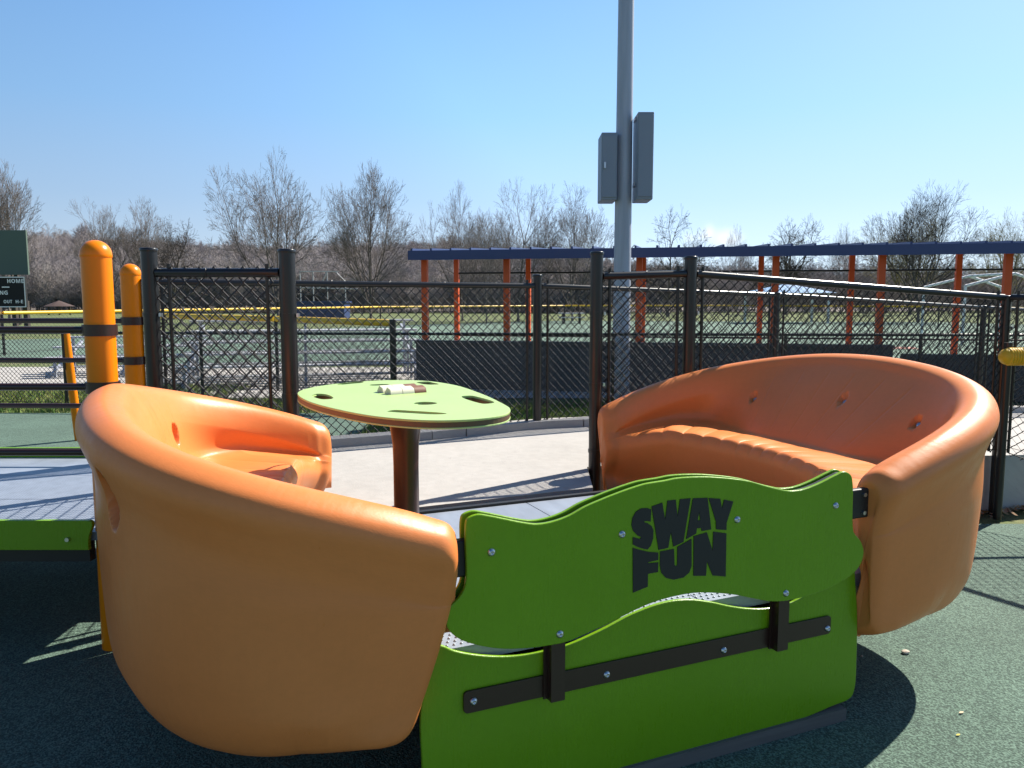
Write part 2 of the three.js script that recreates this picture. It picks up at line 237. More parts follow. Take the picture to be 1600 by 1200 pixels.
  for (let it = 0; it < 14; it++) for (const c of [off, rows.length - 1 - off]) { const src = rows.map((r) => r); for (let i = c - 9; i <= c + 16; i++) { const ii = c === off ? i : 2 * c - i; if (ii < 4 || ii > rows.length - 5) continue; rows[ii] = src[ii].map((p, j) => p.map((v, k) => (src[ii - 1][j][k] + 2 * v + src[ii + 1][j][k]) / 4)); } } // ease the turn from arm to end
  const pos = [], uv = [], idx = [];
  rows.forEach((r, i) => r.forEach((p, j) => { const v = gp(t0 + side * p[0], DK + p[2], p[1]); pos.push(v.x, v.y, v.z); uv.push(i * .007, j * .03); }));
  for (let i = 0; i < rows.length - 1; i++) for (let j = 0; j < NP; j++) { const a = i * NP + j, b = i * NP + (j + 1) % NP, c = a + NP, d = b + NP; if (side < 0) idx.push(a, b, c, b, d, c); else idx.push(a, c, b, b, c, d); }
  const g = new THREE.BufferGeometry(); g.setAttribute('position', new THREE.Float32BufferAttribute(pos, 3)); g.setAttribute('uv', new THREE.Float32BufferAttribute(uv, 2)); g.setIndex(idx); g.computeVertexNormals();
  // moulded recesses and grooves, pressed into the skin
  const N = g.attributes.normal, Pn = g.attributes.position, bolts = [];
  for (const h of holes) {
    let best = -1, bd = 1e9; for (let i = off + 10; i < off + NQ - 10; i++) for (let j = J(h.k0); j < J(h.k1); j++) { const o = i * NP + j; if (N.getX(o) * Pn.getX(o) + N.getY(o) * (Pn.getY(o) - EYE) + N.getZ(o) * Pn.getZ(o) > 0) continue; const x = Pn.getX(o), y = Pn.getY(o) - EYE, z = -Pn.getZ(o), c = Math.cos(PITCH), s = Math.sin(PITCH), wz = z * c - y * s, sx = 800 + F * x / wz, sy = 600 - F * (y * c + z * s) / wz, dd = Math.hypot(sx - h.px, sy - h.py); if (dd < bd) { bd = dd; best = o; } }
    const C = V3(Pn.getX(best), Pn.getY(best), Pn.getZ(best)), Nn = V3(N.getX(best), N.getY(best), N.getZ(best)); bolts.push([C, Nn, h]);
    const bi = Math.floor(best / NP), bj = best % NP;
    const old = []; for (let i = bi - 22; i <= bi + 22; i++) for (let j = bj - 26; j <= bj + 26; j++) { const o = i * NP + (j + NP) % NP, v = V3(Pn.getX(o), Pn.getY(o), Pn.getZ(o)).sub(C), dy = v.y / h.ry, dh = Math.hypot(v.x, v.z) / h.rx, q = Math.hypot(dy, dh); if (q < 1.25) old.push([o, q]); }
    for (const [o, q] of old) { const f = Math.max(0, Math.min(1, (1.12 - q) / (h.sharp ?? .3))), dep = h.depth * f * f * (3 - 2 * f); Pn.setXYZ(o, Pn.getX(o) - Nn.x * dep, Pn.getY(o) - Nn.y * dep, Pn.getZ(o) - Nn.z * dep); }
  }
  const grooves = side < 0 ? [.60, .635, .672, .71] : [.36, .42, .48, .54, .60, .66];
  for (const q of grooves) { const i0 = off + Math.round(q * NQ); for (let i = i0 - 1; i <= i0 + 1; i++) for (let j = J(11.6); j < J(13.3); j++) { const o = i * NP + j, dp = i === i0 ? .0022 : .0008; Pn.setXYZ(o, Pn.getX(o) - N.getX(o) * dp, Pn.getY(o) - N.getY(o) * dp, Pn.getZ(o) - N.getZ(o) * dp); } }
  g.computeVertexNormals();
  const m = part('seat_shell', g, M.orange, glider, { label: side < 0 ? 'curved orange seat shell with its inside lit' : 'curved orange seat shell with its inside in shade' });
  for (const [C, Nn, h] of bolts) if (h.bolt) { const p = C.clone().addScaledVector(Nn, -h.depth + .004); const bg = new THREE.SphereGeometry(.016, 12, 8); bg.scale(1, 1, .5); bg.applyQuaternion(new THREE.Quaternion().setFromUnitVectors(V3(0, 0, 1), Nn)); bg.translate(p.x, p.y, p.z); part('bolt', bg, M.steel, m); }
  return m;
}
const inner = { k0: 11.2, k1: 14, rx: .024, ry: .03, depth: .028, bolt: true };
bench(-1, -.155, .765, [{ ...inner, px: 275, py: 677, bolt: false, rx: .034, ry: .045, depth: .035, sharp: .2 }, { px: 172, py: 777, k0: 3, k1: 7, rx: .045, ry: .09, depth: .07, sharp: .16 }]);
bench(1, 1.65, .785, [{ ...inner, px: 1177, py: 619 }, { ...inner, px: 1317, py: 621 }, { ...inner, px: 1432, py: 657 }]);

// deck of studded plates on a frame
{
  const seams = [-.46, .21, .88, 1.55, 1.98];
  for (let k = 0; k < 4; k++) { const g = new THREE.BoxGeometry(seams[k + 1] - seams[k] - .006, .05, 1.53); g.translate((seams[k] + seams[k + 1]) / 2, DK - .025, -.755); g.applyMatrix4(GM); part('deck_plate', g, M.deck, glider); }
  const lip = new THREE.BoxGeometry(1.68, .07, .03); lip.translate(.74, DK - .022, -1.54); part('deck_lip', lip.applyMatrix4(GM), M.black, glider);
  const sg = new THREE.SphereGeometry(.0055, 6, 3, 0, 6.3, 0, Math.PI / 2), n = [], m4 = new THREE.Matrix4();
  for (let a = 0; a < 68; a++) for (let b = 0; b < 60; b++) { const t = -.085 + a * .0245, s = .012 + b * .025; if (b > 5) continue; n.push(gp(t + (b % 2) * .012, DK, s)); }
  const im = new THREE.InstancedMesh(sg, M.deck, n.length); n.forEach((p, i) => im.setMatrixAt(i, m4.makeTranslation(p.x, p.y, p.z))); im.name = 'grip_studs'; im.userData = { kind: 'stuff' }; shadows(im); glider.add(im);
  for (const s of [.08, 1.4]) { const g = new THREE.BoxGeometry(1.75, .1, .06); g.translate(.76, DK - .1, -s); part('frame_beam', g.applyMatrix4(GM), M.brown, glider); }
  for (const t of [.1, 1.4]) { const g = new THREE.BoxGeometry(.08, .1, 1.3); g.translate(t, DK - .1, -.74); part('frame_beam', g.applyMatrix4(GM), M.brown, glider); }
  for (const t of [.25, 1.25]) for (const s of [.25, 1.2]) { const g = new THREE.BoxGeometry(.09, .5, .09); g.translate(t, GL + .23, -s); part('base_leg', g.applyMatrix4(GM), M.brown, glider); }
  { const g = new THREE.BoxGeometry(1.5, .36, 1.25); g.translate(.76, GL + .2, -.76); part('added_sun_block', g.applyMatrix4(GM), M.black, glider); }  // unseen box added to stop sunlight reaching the ground under the seat
  const ft = new THREE.BoxGeometry(1.36, .06, 1.3); ft.translate(.88, GL + .02, -.60); part('footing', ft.applyMatrix4(GM), M.block, glider);
}
// side panels
const px4 = (ox, oy, k = 4) => ([x, y]) => [ox + x / k, oy + y / k];
const upperPx = [[728, 820], [731, 811], [747, 804], [765, 806], [790, 811], [815, 816], [840, 819], [865, 815], [890, 806], [915, 792], [940, 781], [965, 771], [990, 762], [1010, 756], [1040, 751], [1060, 747], [1100, 745], [1135, 747], [1172, 752], [1197, 759], [1217, 764], [1235, 767], [1255, 765], [1280, 756], [1308, 742], [1320, 737], [1330, 742], [1333, 754], [1333, 790], [1333, 820], [1335, 832], [1345, 845], [1350, 862], [1346, 880], [1335, 895], [1310, 912], [1285, 924], [1260, 932], [1230, 939], [1205, 940], [1180, 936], [1150, 930], [1120, 927], [1085, 927], [1047, 934], [1010, 946], [960, 970], [902, 997], [884, 1004], [852, 1010], [815, 1014], [780, 1014], [740, 1007], [715, 997], [700, 982], [697, 965], [702, 950], [717, 935], [726, 920], [729, 900], [728, 860]];
const lowerPx = [[675, 1017], [687, 1009], [710, 1017], [740, 1023], [780, 1026], [815, 1024], [852, 1017], [890, 1007], [940, 985], [990, 959], [1037, 942], [1075, 937], [1112, 941], [1140, 947], [1170, 951], [1204, 950], [1240, 940], [1285, 912], [1325, 880], [1334, 882], [1337, 910], [1340, 962], [1339, 1025], [1336, 1075], [1330, 1090], [1300, 1104], [1200, 1145], [1100, 1177], [1025, 1197], [900, 1237], [750, 1283], [672, 1308], [661, 1300], [660, 1197], [657, 1125], [661, 1085], [669, 1035]];
const upper = upperPx.map(([x, y]) => onPanel(x, y, -.10)), lower = lowerPx.map(([x, y]) => { const q = onPanel(x, y, -.035); return [q[0], Math.max(GL + .012, q[1])]; });
const panel = part('upper_panel', plate(upper, -.10, .016, .004, [], true), M.green, glider);
part('spacer', plate(upper.map(([t, y]) => [.73 + (t - .73) * .985, .75 + (y - .75) * .965]), -.083, .012, 0, [], true), M.black, glider);
part('rear_panel', plate(upper, -.056, .016, .004, [], true), M.green, glider);
part('lower_panel', plate(lower, -.035, .016, .004, [], true), M.green, glider);
const L8 = px4(960, 760, 6.667);
const glyphs = [
  [[[385, 240], [340, 226], [280, 230], [225, 265], [190, 330], [180, 400], [195, 460], [240, 510], [280, 530], [270, 548], [235, 540], [195, 527], [193, 605], [240, 630], [300, 650], [345, 658], [380, 620], [405, 540], [408, 460], [390, 415], [350, 385], [308, 374], [318, 362], [350, 362], [378, 368]]],
  [[[390, 210], [500, 170], [530, 350], [555, 150], [640, 140], [660, 320], [685, 135], [795, 124], [720, 580], [615, 628], [590, 470], [562, 640], [462, 662]]],
  [[[820, 125], [972, 120], [1010, 448], [912, 466], [905, 432], [862, 437], [852, 492], [750, 550]], [[885, 265], [897, 350], [868, 357]]],
  [[[985, 122], [1105, 130], [1122, 235], [1145, 138], [1240, 158], [1170, 380], [1168, 455], [1062, 448], [1060, 370]]],
  [[[193, 640], [260, 660], [350, 682], [458, 690], [458, 766], [355, 790], [355, 802], [458, 792], [455, 892], [350, 912], [348, 1045], [195, 1108]]],
  [[[478, 680], [622, 652], [628, 820], [642, 832], [656, 820], [658, 630], [805, 548], [805, 830], [780, 900], [720, 950], [620, 972], [540, 955], [490, 900], [476, 820]]],
  [[[828, 520], [965, 480], [1025, 670], [1032, 472], [1168, 490], [1160, 940], [1025, 928], [965, 780], [955, 932], [825, 932]]]];
for (const gl of glyphs) { const [o, ...hs] = gl.map((r) => r.map(L8).map(([x, y]) => onPanel(x, y, -.1025))); part('letter', plate(o, -.1025, .006, 0, hs), M.letter, panel); }
function boltAt(px, py, s, parent, r = .0115) { const [t, y] = onPanel(px, py, s), p = gp(t, y, s); const g = new THREE.LatheGeometry([[0.0001, .0045], [.0035, .0045], [.0038, .008], [.007, .0078], [r, .004], [r + .0015, 0]].map((q) => new THREE.Vector2(...q)), 16); g.rotateX(Math.PI / 2); g.rotateY(Math.atan2(-VX, VZ) + 0); g.translate(p.x, p.y, p.z); part('bolt', g, M.steel, parent); }
for (const [x, y] of [[768, 863], [972, 835], [1152, 812], [1306, 790], [875, 991], [1228, 927]]) boltAt(x, y, -.1005, panel);
{
  const y0 = .275, y1 = .347, a = -.05, b = 1.463, r = .014, P = []; for (const [cx, cy, s] of [[b - r, y0 + r, -1], [b - r, y1 - r, 0], [a + r, y1 - r, 1], [a + r, y0 + r, 2]]) for (let k = 0; k <= 4; k++) { const an = (s + k / 4) * Math.PI / 2; P.push([cx + r * Math.cos(an), cy + r * Math.sin(an)]); }
  const br = part('mounting_bar', plate(P, -.045, .0095, .001), M.brown, glider);
  for (const [x, y] of [[740, 1096], [948, 1054], [1131, 1016], [1293, 982]]) boltAt(x, y, -.0455, br);
  for (const px of [868, 1217]) { const [t] = onPanel(px, 1000, -.06); const g = new THREE.BoxGeometry(.05, .34, .03); g.translate(t, .27 + .17, .066); part('upright', g.applyMatrix4(GM), M.brown, glider); const g2 = new THREE.BoxGeometry(.075, .34, .006); g2.translate(t, .27 + .17, .0485); part('upright_flange', g2.applyMatrix4(GM), M.brown, glider); }
  // brackets that tie the panels to the seats
  for (const [t, y] of [[-.09, .79], [1.535, .79]]) { const g = new RoundedBoxGeometry(.11, .115, .03, 2, .008); g.translate(t, y, .07); const bk = part('bracket', g.applyMatrix4(GM), M.black, glider); for (const dy of [-.035, .035]) { const c = new THREE.CylinderGeometry(.008, .008, .008, 10); c.rotateX(Math.PI / 2); c.translate(t + (t > 0 ? .025 : -.025), y + dy, .089); part('bolt', c.applyMatrix4(GM), M.steel, bk); } }
}
// table: two-tone board with hand holes on a flared post
{
  const TH = 1.17, ts = (x, y) => toTS(...level(x, y, TH));
  const ol0 = [[-.345, 1.19], [-.25, 1.37], [-.07, 1.515], [.13, 1.55], [.29, 1.45], [.365, 1.2], [.36, .85], [.325, .52], [.275, .27], [.19, .14], [.06, .095], [-.07, .13], [-.2, .28], [-.3, .55], [-.36, .88]], ol = ol0.map(([a, b]) => [a, 1.55 + (b - 1.55) * .945]);
  const holesPx = [ // hand holds and round holes as they lie on the board
    [[487, 618], [497, 615], [510, 616], [520, 623], [505, 624], [494, 622]], [[527, 600], [548, 597], [567, 596], [566, 598], [545, 600], [530, 601.5]], [[578, 601], [594, 600], [609, 600.2], [605, 601.5], [590, 602.4], [580, 602.4]],
    [[651, 597], [668, 596], [676, 597.5], [686, 600.5], [672, 601], [660, 600]], [[646, 630], [658, 627.8], [674, 628], [684, 630], [674, 632], [654, 632.2]], [[721, 619], [736, 618], [745, 619.5], [773, 629], [757, 631], [745, 629]], [[604, 643], [616, 640.5], [640, 641.5], [692, 645], [699, 646.5], [680, 647.5], [640, 645.5], [615, 644]]];
  const holes = holesPx.map((h) => h.map(([x, y]) => ts(x, y)));
  const flat = (P, hs, y, th, bevel) => { const cv = (Q) => new THREE.CatmullRomCurve3(Q.map(([a, b]) => V3(a, b, 0)), true, 'centripetal').getPoints(Q.length * 6).map((q) => new THREE.Vector2(q.x, q.y)); const sh = new THREE.Shape(cv(P)); hs.forEach((h) => sh.holes.push(new THREE.Path(cv(h)))); const g = new THREE.ExtrudeGeometry(sh, { depth: th - 2 * bevel, bevelEnabled: true, bevelSize: bevel, bevelOffset: -bevel, bevelThickness: bevel, bevelSegments: 2 }); g.rotateX(-Math.PI / 2); g.translate(0, y - th + bevel, 0); return g.applyMatrix4(GM); };
  const top = part('tabletop', flat(ol, holes, TH, .008, .002), M.tableGreen, glider);
  part('board_core', flat(ol.map(([a, b]) => [a * .998, .82 + (b - .82) * .998]), holes, TH - .0082, .017, .001), M.core, top);
  part('board_underside', flat(ol, holes, TH - .0254, .006, .002), M.tableGreen, top);
  const c = toTS(...level(633, 626, TH)), ct = c[0], cs = c[1];
  const prof = [[.058, DK], [.054, DK + .01], [.05, DK + .03], [.05, TH - .26], [.052, TH - .17], [.062, TH - .10], [.085, TH - .032]].map((q) => new THREE.Vector2(...q)); const pg = new THREE.LatheGeometry(prof, 28); const pc = gp(ct, 0, cs); pg.translate(pc.x, 0, pc.z); part('table_post', pg, M.brown, glider);
  // rows of turning game pieces let into the board
  const A = toTS(...level(606, 616, TH)), B = toTS(...level(662, 612, TH)), C2 = toTS(...level(594, 609, TH));
  const dir = [B[0] - A[0], B[1] - A[1]], dl = Math.hypot(...dir), ux = dir[0] / dl, us = dir[1] / dl, sx = -us, ss = ux, sg = ((C2[0] - A[0]) * sx + (C2[1] - A[1]) * ss) > 0 ? 1 : -1;
  const each = dl / 3, cols = [[0, 0, 1], [0, 0, 1]];
  for (let r = 0; r < 2; r++) for (let k = 0; k < 3; k++) { const g = new THREE.CylinderGeometry(.034, .034, each * .96, 6); g.rotateZ(Math.PI / 2); g.rotateX(.26); g.rotateY(Math.atan2(us, ux)); const d = (k + .5) * each, o = r * .078 * sg; g.translate(A[0] + ux * d + sx * o, TH - .004, -(A[1] + us * d + ss * o)); part('game_roller', g.applyMatrix4(GM), cols[r][k] ? M.tileBrown : M.cream, top); }
}

// ---------------------------------------------------------------- access ramp with yellow posts
{
  const rp = thing('access_ramp', 'blue grey metal access ramp with green curb boards, yellow posts and maroon rails', 'ramp');
  const z0 = 3.60, z1 = 5.38, x1 = -1.80, x0 = -9;
  const zs = [z0, z0 + .62, z0 + 1.22, z1];
  for (let k = 0; k < 3; k++) for (let x = x1; x > x0; x -= 1.8) { const g = new THREE.BoxGeometry(1.79, .04, zs[k + 1] - zs[k] - .008); g.translate(x - .9, DK - .02, -(zs[k] + zs[k + 1]) / 2); const p = g.attributes.position, u = g.attributes.uv; for (let i = 0; i < p.count; i++) u.setXY(i, p.getX(i), p.getZ(i)); part('ramp_plate', g, k < 2 ? M.perf : M.deck, rp); }
  const brd = (z, xe) => { const sh = new THREE.Shape(), l = -9, h0 = DK - .07, h1 = DK + .065, r = .03; sh.moveTo(l, h0); sh.lineTo(xe - .03, h0); sh.quadraticCurveTo(xe - .035, h0 + .05, xe - .01, h1 - r); sh.quadraticCurveTo(xe, h1, xe - r, h1); sh.lineTo(l, h1); const g = new THREE.ExtrudeGeometry(sh, { depth: .02, bevelEnabled: true, bevelSize: .003, bevelThickness: .003, bevelSegments: 2 }); g.translate(0, 0, -z); const b = part('curb_board', g, M.green, rp); return b; };
  const nb = brd(z0 - .02, -1.94); { const c = new THREE.CylinderGeometry(.01, .012, .012, 12); c.rotateX(Math.PI / 2); c.translate(-2.06, DK - .02, -(z0 - .05)); part('bolt', c, M.steel, nb); } brd(z1 + .02, -1.9);
  part('side_beam', box(7, .1, .05, -5.5, DK - .10, -(z0 + .05)), M.black, rp); part('side_beam', box(7, .1, .05, -5.5, DK - .10, -(z1 - .05)), M.black, rp);
  for (const x of [-3.6, -5.6, -7.6]) for (const z of [z0 + .1, z1 - .1]) part('leg', box(.09, DK - .14 - GL, .09, x, (DK - .14 + GL) / 2, -z), M.brown, rp);
  const posts = [[atDepth(151, 3.66, 1.7), 3.66, elevY(375, 3.66), .066], [atDepth(204, 5.3, 1.7), 5.3, elevY(412, 5.3), .064]];
  for (const [X, Z, top, r] of posts) {
    const prof = [[r, GL], [r, top - r - .012], [r + .0025, top - r - .012], [r + .0025, top - r]]; for (let k = 1; k <= 8; k++) prof.push([(r + .0025) * Math.cos(k / 8 * Math.PI / 2) + .0001, top - r + r * Math.sin(k / 8 * Math.PI / 2)]);
    const g = new THREE.LatheGeometry(prof.map((q) => new THREE.Vector2(...q)), 32); g.translate(X, 0, -Z); const po = part('post', g, M.yellow, rp, { label: 'round yellow post with a domed cap' });
    for (const h of [.945, .68, .37]) {
      const c = new THREE.CylinderGeometry(r + .009, r + .009, .052, 28); c.translate(X, DK + h, -Z); part('clamp', c, M.brown, po);
      part('rail', bar(V3(X - .03, DK + h, -Z), V3(-9, DK + h + .012, -(Z + (Z < 4 ? -.1 : .05))), .017, 12), M.brown, rp);
    }
  }
}
{ // slim yellow play post beyond the ramp
  const g = thing('play_post', 'slim yellow pipe post standing on green rubber beside the black fence', 'post');
  const Z = 9.3; part('pipe', bar(V3(atDepth(111, Z), GL, -Z), V3(atDepth(101, Z) - .02, 1.24, -Z), .048, 14), M.yellow, g); part('side_plate', box(.03, .5, .1, atDepth(98, Z), 1.0, -Z), M.brown, g);
}

// ---------------------------------------------------------------- chain link fences
function chain(a, b, ya0, yb0, ya1, yb1, cell = .072, r = .0028, sides = 4) { // woven wires between two bases a, b ([X, Z]) and two heights at each end
  const Ln = Math.hypot(b[0] - a[0], b[1] - a[1]), w = cell / 2, nx = Math.floor(Ln / w), pos = [], idx = [];
  const ux = (b[0] - a[0]) / Ln, uz = (b[1] - a[1]) / Ln, P = (x, y, o) => { const f = x / Ln; return [a[0] + ux * x - uz * o, ya0 + (yb0 - ya0) * f + y, -(a[1] + uz * x + ux * o)]; };
  for (let i = 0; i < nx; i++) {
    const hgt = (ya1 - ya0) + ((yb1 - yb0) - (ya1 - ya0)) * (i * w / Ln), n = Math.ceil(hgt / w); let prev = null;
    for (let j = 0; j <= n; j++) {
      const x = (i + ((j + i) % 2)) * w + ((j + i) % 2 ? .0022 : -.0022), y = Math.min(j * w, hgt + .025), c = P(x, y, ((j % 2) ? 1 : -1) * r * .8), o = pos.length / 3;
      for (let k = 0; k < sides; k++) { const an = k / sides * 2 * Math.PI + .4; pos.push(c[0] + ux * r * Math.cos(an), c[1] + r * .55 * Math.cos(an + 1.57) * 1.3, c[2] + r * Math.sin(an)); }
      if (prev !== null) for (let k = 0; k < sides; k++) { const k2 = (k + 1) % sides; idx.push(prev + k, prev + k2, o + k, prev + k2, o + k2, o + k); }
      prev = o;
    }
  }
  const g = new THREE.BufferGeometry(); g.setAttribute('position', new THREE.Float32BufferAttribute(pos, 3)); g.setIndex(idx); g.computeVertexNormals(); return g;
}
function fence(name, label, P, opt = {}) { // P: [X, Z, base, railHeight, postTop, postRadius]
  const f = thing(name, label, 'fence', opt.group), rr0 = opt.rail ?? .022, capM = opt.cap;
  P.forEach(([X, Z, y, rl, top, r], i) => { if (r) { const prof = [[r, Math.min(y, GL)], [r, top - .02], [r + .004, top - .02], [r + .004, top - .004], [r - .004, top], [.0001, top + .002]].map((q) => new THREE.Vector2(...q)); const g = new THREE.LatheGeometry(prof, 20); g.translate(X, 0, -Z); const po = part('post', g, M.fence, f);
      if (opt.bands) for (const h of [.12, .55, 1.0]) { const c = new THREE.CylinderGeometry(r + .004, r + .004, .022, 18); c.translate(X, y + h, -Z); part('tension_band', c, M.fence, po); const b = box(.012, .02, .03, X + (opt.bandSide ?? 1) * (r + .012), y + h, -Z + .01); part('band_bolt', b, M.steel, po); } } });
  for (let i = 0; i < P.length - 1; i++) {
    const a = P[i], b = P[i + 1], L = Math.hypot(b[0] - a[0], b[1] - a[1]), ux = (b[0] - a[0]) / L, uz = (b[1] - a[1]) / L, ra = a[5] || 0, rb = b[5] || 0, A = [a[0] + ux * ra, a[1] + uz * ra], B = [b[0] - ux * rb, b[1] - uz * rb];
    part('rail', bar(V3(A[0], a[3], -A[1]), V3(B[0], b[3], -B[1]), rr0, 14), M.fence, f);
    part('bottom_wire', bar(V3(A[0], a[2] + .06, -A[1]), V3(B[0], b[2] + .06, -B[1]), .004, 5), M.wire, f);
    if (opt.mesh !== false) part('chain_link_mesh', chain(A, B, a[2] + .04, b[2] + .04, a[3] + .012, b[3] + .012, opt.cell ?? .072, opt.wire ?? .0041, opt.sides ?? 4), M.wire, f);
    if (opt.bars) for (const [Q, sg, e] of [[A, 1, a], [B, -1, b]]) { const X = Q[0] + ux * sg * opt.bars, Z = Q[1] + uz * sg * opt.bars; part('tension_bar', bar(V3(X, e[2] + .05, -Z), V3(X, e[3] + .05, -Z), .011, 8), M.fence, f); }
    if (opt.ties) for (let x = .35; x < L - .2; x += .45) { const X = a[0] + ux * x, Z = a[1] + uz * x, y = a[3] + (b[3] - a[3]) * x / L; const t = new THREE.TorusGeometry(rr0 + .003, .003, 5, 12); t.rotateY(Math.PI / 2 - Math.atan2(uz, ux)); t.translate(X, y, -Z); part('tie_wire', t, M.fence, f); }
    if (capM) { const n = 1, g = bar(V3(A[0], a[3] + .02, -A[1]), V3(B[0], b[3] + .02, -B[1]), .055, 12); part('fence_cap', g, capM, f); }
  }
  return f;
}
const GY = GL;
fence('chain_link_gate', 'short black chain link gate panel between two tall posts beside the yellow posts', [[atDepth(236, 4.55), 4.55, DK, DK + 1.24, 1.86, .045], [atDepth(450, 4.42), 4.42, DK, DK + 1.235, 1.845, .045]], { cell: .088, wire: .0046, bars: .075, bands: true, ties: true, rail: .026 });
{ const q = 5.2, p0 = [atDepth(932, 5.0), 5.0, DK, 1.714, 1.868, .04], p1 = [atDepth(1078, q), q, DK, 1.735, 1.85, .041], p2 = [3.75, 6.0, walkH(3.75), 1.585, 1.60, .033], p3 = [4.75, 4.25, GL, 1.55, 1.57, .033];
  fence('chain_link_fence', 'black chain link fence with shiny sloping top rail beside the ramped walkway', [p0, p1, p2, p3], { bars: .05, bands: true, ties: true, rail: .025 }); }
{ const P = [[-2.45, 5.32], [atDepth(840, 6.62), 6.62], [2.6, 7.77], [5.4, 9.05], [9, 10.3]].map(([X, Z], i) => [X, i ? Math.max(Z, rearEdge(X) + .06) : Z, walkH(X), walkH(X) + 1.205, walkH(X) + (i === 1 ? 1.30 : 1.23), i === 1 ? .037 : .031]);
  fence('chain_link_fence', 'black chain link fence standing along the concrete kerb of the walkway, grass behind it', P, { bars: .06, ties: true }); }
{ const P = [[-13, 12.9], [atDepth(95, 12.4), 12.4], [atDepth(311, 12.2), 12.2], [atDepth(613, 12.0), 12.0], [atDepth(959, 11.8), 11.8], [atDepth(1230, 11.7), 11.7], [atDepth(1442, 11.6), 11.6], [atDepth(1660, 11.5), 11.5]].map(([X, Z], i) => [X, Z, GL, 1.06, i === 3 ? 1.28 : 1.08, i === 3 ? .05 : .026]);
  fence('chain_link_fence', 'low black chain link fence between the grass strip and the dugout', P, { wire: .0046, sides: 3, rail: .021 }); }
{ const P = [[atDepth(613, 12.1), 12.14, GL, 1.20, 0, 0], [atDepth(430, 14.5), 14.5, GL, 1.21, 1.2, .03], [atDepth(244, 17), 17, GL, 1.22, 1.2, .03]]; fence('capped_fence', 'short black fence with thick yellow cap meeting the low fence post', P, { cap: M.capYellow, sides: 3, cell: .1, rail: .02 }); }
{ const P = [[-26, 19], [-15.5, 24], [-13, 33], [-8, 48], [4, 60], [17, 62], [27, 50], [25, 36], [17.5, 25]].map(([X, Z]) => [X, Z, GL, 1.17, 1.15, .04]); fence('outfield_fence', 'long low outfield fence with yellow cap around the green field', P, { cap: M.capYellow, sides: 3, cell: .16, wire: .004 }); }
{ // yellow-capped rail end close to the sloping fence
  const f = thing('capped_rail', 'thick corrugated yellow fence cap on a black post beside the sloping fence', 'fence'); const Z = 5.8, X = atDepth(1577, Z), y = EYE - (557 - 470) / F * Z;
  const gs = []; for (let k = 0; k < 16; k++) { const t = new THREE.TorusGeometry(.056, .012, 6, 20); t.rotateY(Math.PI / 2); t.translate(X + .02 + k * .02, y, -Z - k * .001); gs.push(t); } const c = new THREE.SphereGeometry(.06, 16, 10); c.translate(X + .012, y, -Z); gs.push(c, bar(V3(X, y, -Z), V3(X + .34, y, -Z - .017), .057, 20));
  part('fence_cap', gs, M.capYellow, f); part('post', bar(V3(X + .06, GL, -Z - .07), V3(X + .06, y + .1, -Z - .07), .03, 16), M.fence, f); part('rail', bar(V3(X + .03, y, -Z), V3(X + 2, y, -Z - .1), .02, 12), M.fence, f);
}

